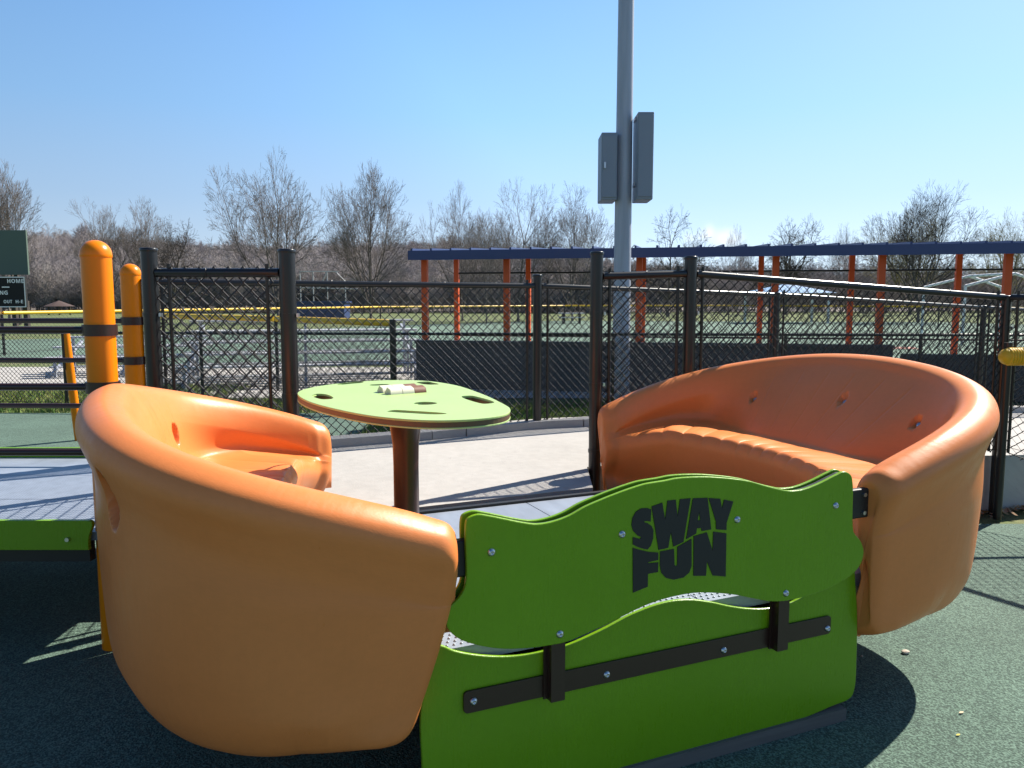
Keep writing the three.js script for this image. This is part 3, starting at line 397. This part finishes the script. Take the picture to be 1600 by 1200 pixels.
// ---------------------------------------------------------------- dugout
{
  const d = thing('dugout', 'long dugout with navy metal roof on orange posts and dark block wall', 'dugout');
  const ang = 11.3 * Math.PI / 180, X0 = atDepth(665, 15.2), Z0 = 15.2, cx = Math.cos(ang), sx = Math.sin(ang), at = (c, w, y) => V3(X0 + cx * c + sx * w, y, -(Z0 - sx * c + cx * w));
  const cOf = (px) => { const r = (px - 800) / F; return (Z0 * r - X0) / (cx + sx * r); };
  const cs = [665, 792, 997, 1208, 1372, 1567].map(cOf); const last = cs[5]; cs.push(last + 2.2, last + 4.4);
  const DM = new THREE.Matrix4().makeBasis(V3(cx, 0, sx), V3(0, 1, 0), V3(-sx, 0, cx)).setPosition(X0, 0, -Z0);
  const put = (w, h, dd, x, y, z) => box(w, h, dd, x, y, z).applyMatrix4(DM), depth = 2.3, RY = 2.28, len = last + 5.4;
  for (const c of cs) { part('post', put(.11, RY + .06 - GL, .11, c, (RY + .06 + GL) / 2, 0), M.postOrange, d); part('post', put(.10, RY + .2 - GL, .10, c, (RY + .2 + GL) / 2, -depth), M.postOrange, d); }
  const tilt = (g) => { const a = .05; g.translate(0, -(RY + .1), -.52); g.rotateX(-a * -1); g.translate(0, RY + .1, .52); return g.applyMatrix4(DM); }, slab = (w, h, dd, x, y, z) => tilt(box(w, h, dd, x, y, z));
  const roof = part('roof', slab(len, .05, depth + 1.0, len / 2 - .15, RY + .17, -depth / 2), M.navy, d);
  part('fascia', slab(len, .17, .03, len / 2 - .15, RY + .115, .52), M.navy, roof); part('fascia', slab(.03, .17, depth + .98, -.165, RY + .115, -depth / 2), M.navy, roof); 
  for (let x = -.1; x < len - .4; x += .372) part('roof_rib', slab(.035, .045, depth + 1.0, x, RY + .217, -depth / 2), M.navy, roof);
  const wl = part('wall', put(cs[4] + .3, .86, .2, (cs[4] + .3) / 2 - .12, GL + .43, .16), M.block, d); part('wall', put(len - cs[4] - .6, .76, .2, cs[4] + .35 + (len - cs[4] - .6) / 2, GL + .38, .16), M.block, d);
  part('wall_cap', put(cs[4] + .34, .05, .26, (cs[4] + .3) / 2 - .12, GL + .885, .16), M.block, wl);
  part('bench', put(len - 1, .05, .35, len / 2, GL + .45, -1.7), M.alu, d); part('floor', put(len, .02, depth, len / 2 - .25, GL + .012, -depth / 2), M.concrete, d);
  const a = at(0, depth, 0), b = at(len - .6, depth, 0); part('screen_mesh', chain([a.x, -a.z], [b.x, -b.z], GL + .9, GL + .9, RY - .02, RY - .02, .1, .0035, 3), M.wire, d);
  part('screen_rail', bar(at(0, depth, RY - .12), at(len - .6, depth, RY - .12), .02, 8), M.fence, d); part('screen_rail', bar(at(0, depth, GL + .9), at(len - .6, depth, GL + .9), .02, 8), M.fence, d);
}
// ---------------------------------------------------------------- light pole with cabinets
{
  const p = thing('light_pole', 'tall galvanised steel light pole carrying two grey cabinets', 'pole'); const Z = 12.6, X = atDepth(973, Z, 2.5);
  const g = new THREE.CylinderGeometry(.098, .142, 13, 32, 8); g.translate(X, 6.5 + GL, -Z); part('shaft', g, M.galv, p);
  const y = (py) => elevY(py, Z);
  const cab = (x0, x1, yt, yb, dz) => { const w = (x1 - x0) / F * Z, c = part('cabinet', box(w, y(yt) - y(yb), .5, X + ((x0 + x1) / 2 - 973.5) / F * Z, (y(yt) + y(yb)) / 2, -Z - dz, .012), M.boxGrey, p); part('strap', box(.05, .05, .2, X + ((x0 + x1) / 2 - 973.5) / F * Z * .6, y(yb) + .25, -Z), M.galv, c); part('strap', box(.05, .05, .2, X + ((x0 + x1) / 2 - 973.5) / F * Z * .6, y(yt) - .06, -Z), M.galv, c); part('door_lip', box(w * .9, y(yt) - y(yb) - .08, .02, X + ((x0 + x1) / 2 - 973.5) / F * Z, (y(yt) + y(yb)) / 2, -Z - dz + .255, .006), M.boxGrey, c); return c; };
  const c1 = cab(937, 961, 211, 315, .05), c2 = cab(990, 1014, 181, 315, -.02); for (const [c, x0, py] of [[c1, 939, 262], [c2, 992, 250]]) { part('latch', box(.03, .09, .03, X + (x0 - 973.5) / F * Z + .03, y(py), -Z + .24), M.steel, c); }
  part('handhole_cover', box(.12, .2, .02, X - .01, .5, -Z + .14), M.galv, p);
}
// ---------------------------------------------------------------- bleachers
function bleacher(X, Z, w, rows, turn, label) {
  const b = thing('bleacher', label, 'bleacher', 'aluminium bleachers beside the field'); b.position.set(X, GL, -Z); b.rotation.y = turn;
  for (let k = 0; k < rows; k++) { part('seat_plank', box(w, .04, .25, 0, .42 + k * .2, -k * .62, .008), M.alu, b); part('foot_plank', box(w, .035, .24, 0, .2 + k * .2, -k * .62 - .33, .008), M.alu, b); }
  for (const x of [-w / 2 + .2, 0, w / 2 - .2]) { const gs = [beam(V3(x, .08, .2), V3(x, .1 + rows * .2, -rows * .62), .05, .06)]; for (let k = 0; k < rows; k++) gs.push(box(.05, .4 + k * .2, .05, x, (.4 + k * .2) / 2, -k * .62)); part('frame', gs, M.galv, b); }
  return b;
}
bleacher(-4.0, 15.2, 4.8, 5, .25, 'aluminium bleacher with five plank rows standing on the concrete by the capped fence');
bleacher(-8.6, 17.4, 3.2, 3, .2, 'small aluminium bleacher of three plank rows beside the concrete path');

// ---------------------------------------------------------------- far things round the field
{ // scoreboard and the plain board above it
  const Z = 52, s = thing('scoreboard', 'black scoreboard with white lettering on posts below a plain green board', 'scoreboard'); const X = (px) => atDepth(px, Z), Y = (py) => EYE + (470 - py) / F * Z;
  const c = document.createElement('canvas'); c.width = 512; c.height = 256; const k = c.getContext('2d'); k.fillStyle = '#07080c'; k.fillRect(0, 0, 512, 256); k.strokeStyle = '#e8e8e8'; k.lineWidth = 8; k.strokeRect(4, 4, 504, 248); k.fillStyle = '#f0f0f0'; k.font = 'bold 46px sans-serif';
  k.fillText('HOME', 372, 52); k.fillRect(330, 82, 60, 9); k.fillText('INNING', 200, 150); k.font = 'bold 40px sans-serif'; k.fillText('STRIKE', 160, 222, 150); k.fillText('OUT', 335, 222, 70); k.fillText('H-E', 428, 222, 66);
  const t = new THREE.CanvasTexture(c); t.colorSpace = THREE.SRGBColorSpace; const w = X(42) - X(-60), h = Y(433) - Y(480), cx = (X(42) + X(-60)) / 2, cy = (Y(433) + Y(480)) / 2;
  part('score_panel', box(w, h, .2, cx, cy, -Z), M.black, s); const fc = new THREE.PlaneGeometry(w, h); fc.translate(cx, cy, -Z + .104); part('score_face', fc, std({ map: t, roughness: .7 }), s);
  for (const px of [-50, -8, 18, 36]) part('post', box(.28, Y(470) - GL, .28, X(px), (Y(470) + GL) / 2, -Z - .3), M.twigDark, s);
  const Z2 = 55, bd = thing('outfield_board', 'plain dull green board raised on posts behind the scoreboard', 'board'); part('panel', box(6, (430 - 362) / F * Z2, .15, atDepth(48, Z2) - 3, EYE + (470 - 396) / F * Z2, -Z2), M.boardGreen, bd); for (const dx of [-5, -1]) part('post', box(.25, EYE + 1.8 - GL, .2, atDepth(48, Z2) + dx, (EYE + 1.8 + GL) / 2, -Z2 - .2), M.twigDark, bd);
}
{ const s = thing('equipment_shed', 'low navy blue shed behind the yellow capped fences', 'shed'), Z = 70; part('wall', box(4.2, 1.5, 2.5, atDepth(505, Z), GL + .75, -Z), M.navy, s); part('roof', box(4.5, .12, 2.8, atDepth(505, Z), GL + 1.56, -Z), M.navy, s); }
{ const s = thing('picnic_shelter', 'far open shelter with pale blue roof beyond the dugout', 'shelter'), Z = 60, X = atDepth(1228, Z), y = EYE + (470 - 453) / F * Z; const r = new THREE.CylinderGeometry(.1, 3.4, .7, 4); r.rotateY(Math.PI / 4); r.scale(1.25, 1, .9); r.translate(X, y + .1, -Z); part('roof', r, M.roofBlue, s); for (const dx of [-2.6, 2.6]) for (const dz of [-1.6, 1.6]) part('post', box(.15, y - .2 - GL, .15, X + dx, (y - .2 + GL) / 2, -Z + dz), M.white, s); }
{ const Z = 30, s = thing('pipe_frame', 'white pitched pipe frame standing on the far side of the field', 'frame'), pt = (px, py, dz = 0) => V3(atDepth(px, Z), EYE + (470 - py) / F * Z, -Z + dz), r = .055; const lo = (px, dz) => V3(atDepth(px, Z), GL, -Z + dz);
  for (const dz of [0, -3]) { part('rafter', bar(pt(1507, 447, dz), pt(1583, 428, dz), r, 8), M.white, s); part('rafter', bar(pt(1583, 428, dz), pt(1640, 447, dz), r, 8), M.white, s); part('leg', bar(lo(1507, dz), pt(1507, 447, dz), r, 8), M.white, s); part('leg', bar(lo(1640, dz), pt(1640, 447, dz), r, 8), M.white, s); }
  part('ridge', bar(pt(1583, 428, 0), pt(1583, 428, -3), r, 8), M.white, s); }
{ const Z = 78, s = thing('backstop', 'thin pale pipe backstop frame beyond the outfield in front of the woods', 'backstop'), pt = (px, py, dz = 0) => V3(atDepth(px, Z), EYE + (470 - py) / F * Z, -Z + dz), b = (a, c) => part('pipe', bar(a, c, .05, 6), M.alu, s);
  b(pt(470, 425), pt(530, 425)); for (const px of [470, 490, 512, 540]) b(V3(atDepth(px, Z), GL, -Z), pt(px, px === 540 ? 440 : 425)); b(pt(525, 425), pt(540, 440)); b(pt(470, 450), pt(560, 452)); b(pt(512, 425), pt(500, 450)); }
{ const Z = 95, s = thing('gazebo', 'small brown gazebo roof showing above the yellow fence cap', 'gazebo'), X = atDepth(92, Z); const r = new THREE.ConeGeometry(1.7, .7, 6); r.translate(X, 1.25, -Z); part('roof', r, std({ color: lin(.06, .035, .03), roughness: .8 }), s); for (let k = 0; k < 6; k++) part('post', box(.15, 1.1, .15, X + 1.3 * Math.cos(k * 1.047), GL + .5, -Z + 1.3 * Math.sin(k * 1.047)), M.twigDark, s); }
{ const Z = 58, s = thing('picnic_table', 'small picnic table on the far grass under the bare trees', 'table'), X = atDepth(893, Z); part('tabletop', box(1.9, .06, .8, X, GL + .76, -Z), M.alu, s); for (const dz of [-.7, .7]) part('bench', box(1.9, .05, .28, X, GL + .45, -Z + dz), M.alu, s); for (const dx of [-.6, .6]) part('leg', box(.08, .74, 1.3, X + dx, GL + .37, -Z), M.twigDark, s); }

// ---------------------------------------------------------------- bare trees
function growTree(o) { // returns [trunk geometry, crown geometry]; o: h, spread, stems, gnarl, levels
  const T = { p: [], i: [] }, C = { p: [], i: [] };
  const seg = (B, a, b, ra, rb, n) => { const d = b.clone().sub(a).normalize(), s = Math.abs(d.y) < .9 ? V3(0, 1, 0) : V3(1, 0, 0), u = s.cross(d).normalize(), v = d.clone().cross(u), o0 = B.p.length / 3; for (const [c, r] of [[a, ra], [b, rb]]) for (let k = 0; k < n; k++) { const t = k / n * 6.2832; B.p.push(c.x + (u.x * Math.cos(t) + v.x * Math.sin(t)) * r, c.y + (u.y * Math.cos(t) + v.y * Math.sin(t)) * r, c.z + (u.z * Math.cos(t) + v.z * Math.sin(t)) * r); } for (let k = 0; k < n; k++) { const k2 = (k + 1) % n; B.i.push(o0 + k, o0 + k2, o0 + n + k, o0 + k2, o0 + n + k2, o0 + n + k); } };
  const jit = (d, a) => V3(d.x + rr(-a, a), d.y + rr(-a, a), d.z + rr(-a, a)).normalize();
  const grow = (p, d, len, r, lv) => {
    const n = lv === 0 ? 5 : lv < 3 ? 5 : lv === 3 ? 4 : 3, sl = len / n, sides = lv === 0 ? 9 : lv === 1 ? 6 : lv === 2 ? 4 : 3; let q = p, dd = d;
    for (let k = 0; k < n; k++) {
      dd = jit(dd, o.gnarl * (lv ? 1 : .4)); dd.y += lv ? o.up : 0; dd.normalize(); const e = q.clone().addScaledVector(dd, sl), ra = r * (1 - .55 * k / n), rb = r * (1 - .55 * (k + 1) / n); seg(lv < 2 ? T : C, q, e, Math.max(ra, o.min), Math.max(rb, o.min), sides);
      if (lv < o.levels && lv > 0 && k > 0) { const m = lv === 1 ? 2 : lv < 4 ? 2 : 1; for (let c = 0; c < m; c++) if (rnd() < o.dens) { const ax = jit(V3(0, 0, 0.001), 1); const sd = dd.clone().addScaledVector(ax.cross(dd).normalize(), Math.tan(rr(.45, .95) * o.spread)).normalize(); grow(e, sd, len * rr(.38, .62), rb * rr(.5, .7), lv + 1); } }
      q = e;
    }
    if (lv === 0) { for (let s = 0; s < o.stems; s++) { const a = s / o.stems * 6.283 + rr(-.4, .4), t = rr(.3, .75) * o.spread; grow(q, V3(Math.cos(a) * Math.sin(t), Math.cos(t), Math.sin(a) * Math.sin(t)), o.h * (1 - o.fork) * rr(.62, .85), r * rr(.42, .6), 1); } grow(q, jit(V3(0, 1, 0), .12), o.h * (1 - o.fork) * .85, r * .55, 1); }
    else if (lv < o.levels) { grow(q, jit(dd, .35), len * .55, r * .45, lv + 1); grow(q, jit(dd, .45), len * .5, r * .42, lv + 1); }
  };
  grow(V3(0, -.1, 0), V3(0, 1, 0), o.h * o.fork, o.r, 0);
  return [T, C].map((B) => { const g = new THREE.BufferGeometry(); g.setAttribute('position', new THREE.Float32BufferAttribute(B.p, 3)); g.setIndex(B.i); g.computeVertexNormals(); const uv = new Float32Array(B.p.length / 3 * 2); for (let k = 0; k < uv.length / 2; k++) { uv[2 * k] = B.p[3 * k] + B.p[3 * k + 2]; uv[2 * k + 1] = B.p[3 * k + 1] * .4; } g.setAttribute('uv', new THREE.BufferAttribute(uv, 2)); return g; });
}
const kinds = {
  tall: { fork: .14, spread: .85, stems: 4, gnarl: .11, up: .07, levels: 5, dens: .66, min: .009, r: .26 },
  vase: { fork: .13, spread: 1.1, stems: 6, gnarl: .13, up: .06, levels: 5, dens: .66, min: .009, r: .26 },
  oak: { fork: .24, spread: 1.5, stems: 5, gnarl: .26, up: .015, levels: 5, dens: .62, min: .013, r: .42 },
};
function tree(name, label, kind, px, Z, topPy, widthPx, mat, group, sd) {
  seed = sd; const h = elevY(topPy, Z) - GL, o = { ...kinds[kind], h: 10 }; const [tg, cg] = growTree(o);
  cg.computeBoundingBox(); const bb = cg.boundingBox, s = h / bb.max.y, ww = widthPx * 1.12 / F * Z, sx = ww / ((bb.max.x - bb.min.x));
  const t = thing(name, label, 'tree', group); t.position.set(atDepth(px, Z, 5), GL, -Z); t.scale.set(sx, s, sx); part('trunk', tg, M.bark, t); part('crown', cg, mat, t); return t;
}
tree('bare_tree', 'tall reddish bare tree rising behind the green board', 'tall', 10, 70, 238, 165, M.twig, null, 11);
tree('bare_tree', 'slender bare tree standing between the two yellow posts', 'tall', 165, 80, 308, 105, M.twig, null, 12);
tree('bare_tree', 'bare tree with dense twigs behind the shorter yellow post', 'tall', 225, 82, 305, 100, M.twig, null, 13);
tree('oak_tree', 'gnarled dark oak leaning beside the gate post', 'oak', 268, 72, 332, 125, M.twigDark, null, 14);
tree('bare_tree', 'tallest bare tree with wide spreading stems above the chain link gate', 'vase', 432, 62, 232, 215, M.twig, null, 15);
tree('bare_tree', 'vase shaped bare tree with forked trunk above the table', 'vase', 578, 64, 252, 150, M.twig, null, 16);
tree('bare_tree', 'bare tree above the end of the navy dugout roof', 'vase', 722, 66, 276, 130, M.twig, null, 17);
tree('bare_tree', 'dense bare tree over the middle of the navy roof', 'vase', 810, 64, 272, 160, M.twig, null, 18);
tree('bare_tree', 'round topped bare tree next to the light pole', 'vase', 895, 66, 286, 130, M.twig, null, 19);
tree('oak_tree', 'spreading dark oak just beyond the light pole above the navy roof', 'oak', 1045, 85, 320, 130, M.twigDark, null, 20);
tree('bare_tree', 'faint far bare tree beside the small cloud', 'vase', 1150, 150, 348, 60, M.twig, null, 21);
tree('oak_tree', 'round spreading oak above the shelter', 'oak', 1230, 95, 336, 112, M.twigDark, null, 22);
tree('bare_tree', 'thin far bare tree between the oak and the large tree', 'vase', 1315, 120, 346, 70, M.twig, null, 23);
tree('bare_tree', 'large bare tree with fine drooping twigs in front of the golden willow', 'vase', 1440, 62, 276, 190, M.twigDark, null, 24);
tree('willow_tree', 'golden tinged willow behind the large bare tree', 'vase', 1425, 95, 318, 150, M.twigGold, null, 25);
tree('willow_tree', 'pale golden willow beyond the white pipe frame', 'vase', 1580, 90, 312, 140, M.twigGold, null, 26);
tree('bare_tree', 'bare tree with dark trunk seen through the dugout posts', 'vase', 760, 58, 330, 110, M.twig, null, 27);

// wooded hill far behind: terrain with a mass of bare trees
{
  const hillH = (X, Z) => { const a = Math.atan2(X, Z) * 57.3, prof = pl([[-60, 15], [-33, 14], [-26, 12], [-20, 10.5], [-10, 11.5], [0, 9.5], [6, 6], [14, 2], [30, 1.5], [60, 2]])(a); const f = Math.max(0, Math.min(1, (Z - 105) / 130)); return GL - .3 + prof * f * f * (3 - 2 * f) + Math.sin(X * .035) * .8 * f + Math.sin(X * .013 + 2) * 1.0 * f; };
  const g = new THREE.PlaneGeometry(760, 330, 95, 40); g.rotateX(-Math.PI / 2); g.translate(0, 0, -255); const p = g.attributes.position; for (let i = 0; i < p.count; i++) p.setY(i, hillH(p.getX(i), -p.getZ(i)) - .02); g.computeVertexNormals(); struct('hill', g, M.litter);
  seed = 99; const o = { fork: .22, spread: 1.15, stems: 4, gnarl: .2, up: .035, levels: 4, dens: .5, min: .026, r: .2, h: 9 };
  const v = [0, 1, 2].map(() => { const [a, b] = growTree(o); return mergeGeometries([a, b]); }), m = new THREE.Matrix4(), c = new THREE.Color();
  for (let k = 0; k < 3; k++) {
    const N = 1500, im = new THREE.InstancedMesh(v[k], M.hazyWood, N); let n = 0;
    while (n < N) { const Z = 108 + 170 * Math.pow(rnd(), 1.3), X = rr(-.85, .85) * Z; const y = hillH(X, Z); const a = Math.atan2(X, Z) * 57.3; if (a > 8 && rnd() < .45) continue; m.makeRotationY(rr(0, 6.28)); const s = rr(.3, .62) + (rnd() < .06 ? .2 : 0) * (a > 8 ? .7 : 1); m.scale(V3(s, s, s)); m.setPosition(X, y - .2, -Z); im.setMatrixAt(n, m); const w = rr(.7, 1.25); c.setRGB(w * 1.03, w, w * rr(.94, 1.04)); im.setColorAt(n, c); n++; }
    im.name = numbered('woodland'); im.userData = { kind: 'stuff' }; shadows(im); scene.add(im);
  }
}

// ---------------------------------------------------------------- small things on the rubber
{
  const st = (px, py, r, label, mat, flat = .5) => { const [X, Z] = level(px, py, GL); const g = new THREE.IcosahedronGeometry(r, 1), p = g.attributes.position; for (let i = 0; i < p.count; i++) { const k = 1 + .28 * (H2(Math.round(p.getX(i) * 900), Math.round(p.getY(i) * 900) + Math.round(p.getZ(i) * 700)) - .5); p.setXYZ(i, p.getX(i) * k * 1.35, p.getY(i) * k * flat, p.getZ(i) * k); } g.computeVertexNormals(); g.rotateY(.5); g.translate(X, GL + r * flat * .75, -Z); return solo('stone', label, 'stone', g, mat); };
  st(1415, 1021, .016, 'pale angular stone lying on the green rubber beside the glider', M.stone, .6); st(1347, 1026, .005, 'tiny pale pebble next to the green panel', M.stone, .7);
  const leaf = (px, py, r, label, col) => { const [X, Z] = level(px, py, GL); const sh = new THREE.Shape(); sh.moveTo(-r, 0); sh.quadraticCurveTo(0, r * .8, r, 0); sh.quadraticCurveTo(0, -r * .7, -r, 0); const g = new THREE.ExtrudeGeometry(sh, { depth: .0012, bevelEnabled: false }); g.rotateX(-Math.PI / 2 + .15); g.rotateY(.4); g.translate(X, GL + .005, -Z); solo('leaf', label, 'leaf', g, std({ color: col, roughness: .8 })); };
  leaf(1502, 1115, .014, 'small dry buff leaf on the rubber', lin(.5, .42, .27)); leaf(1497, 1150, .011, 'small yellow leaf on the rubber', lin(.55, .42, .05));
  seed = 41; const sh = new THREE.Shape(); sh.moveTo(-.03, 0); sh.quadraticCurveTo(0, .024, .035, 0); sh.quadraticCurveTo(0, -.022, -.03, 0); const lg = new THREE.ShapeGeometry(sh, 4); { const p = lg.attributes.position; for (let i = 0; i < p.count; i++) p.setZ(i, p.getX(i) ** 2 * 6); lg.computeVertexNormals(); }
  const N = 420, im = new THREE.InstancedMesh(lg, std({ color: lin(.24, .14, .07), roughness: .9, side: THREE.DoubleSide }), N), m = new THREE.Matrix4(), e = new THREE.Euler(), c = new THREE.Color();
  for (let k = 0; k < N; k++) { const X = rr(2.4, 6), Z = nearEdge(X) - .02 - Math.abs(rr(-.22, .22)) * rnd(); m.makeRotationFromEuler(e.set(-1.57 + rr(-.6, .6), rr(-.5, .5), rr(0, 6.3))); const s = rr(.6, 1.3); m.scale(V3(s, s, s)); m.setPosition(X, GL + rr(.008, .04), -Z); im.setMatrixAt(k, m); const w = rr(.5, 1.8); c.setRGB(w, w * rr(.85, 1.1), w); im.setColorAt(k, c); }
  im.name = 'fallen_leaves'; im.userData = { kind: 'stuff' }; shadows(im); scene.add(im);
}
renderer.render(scene, camera);
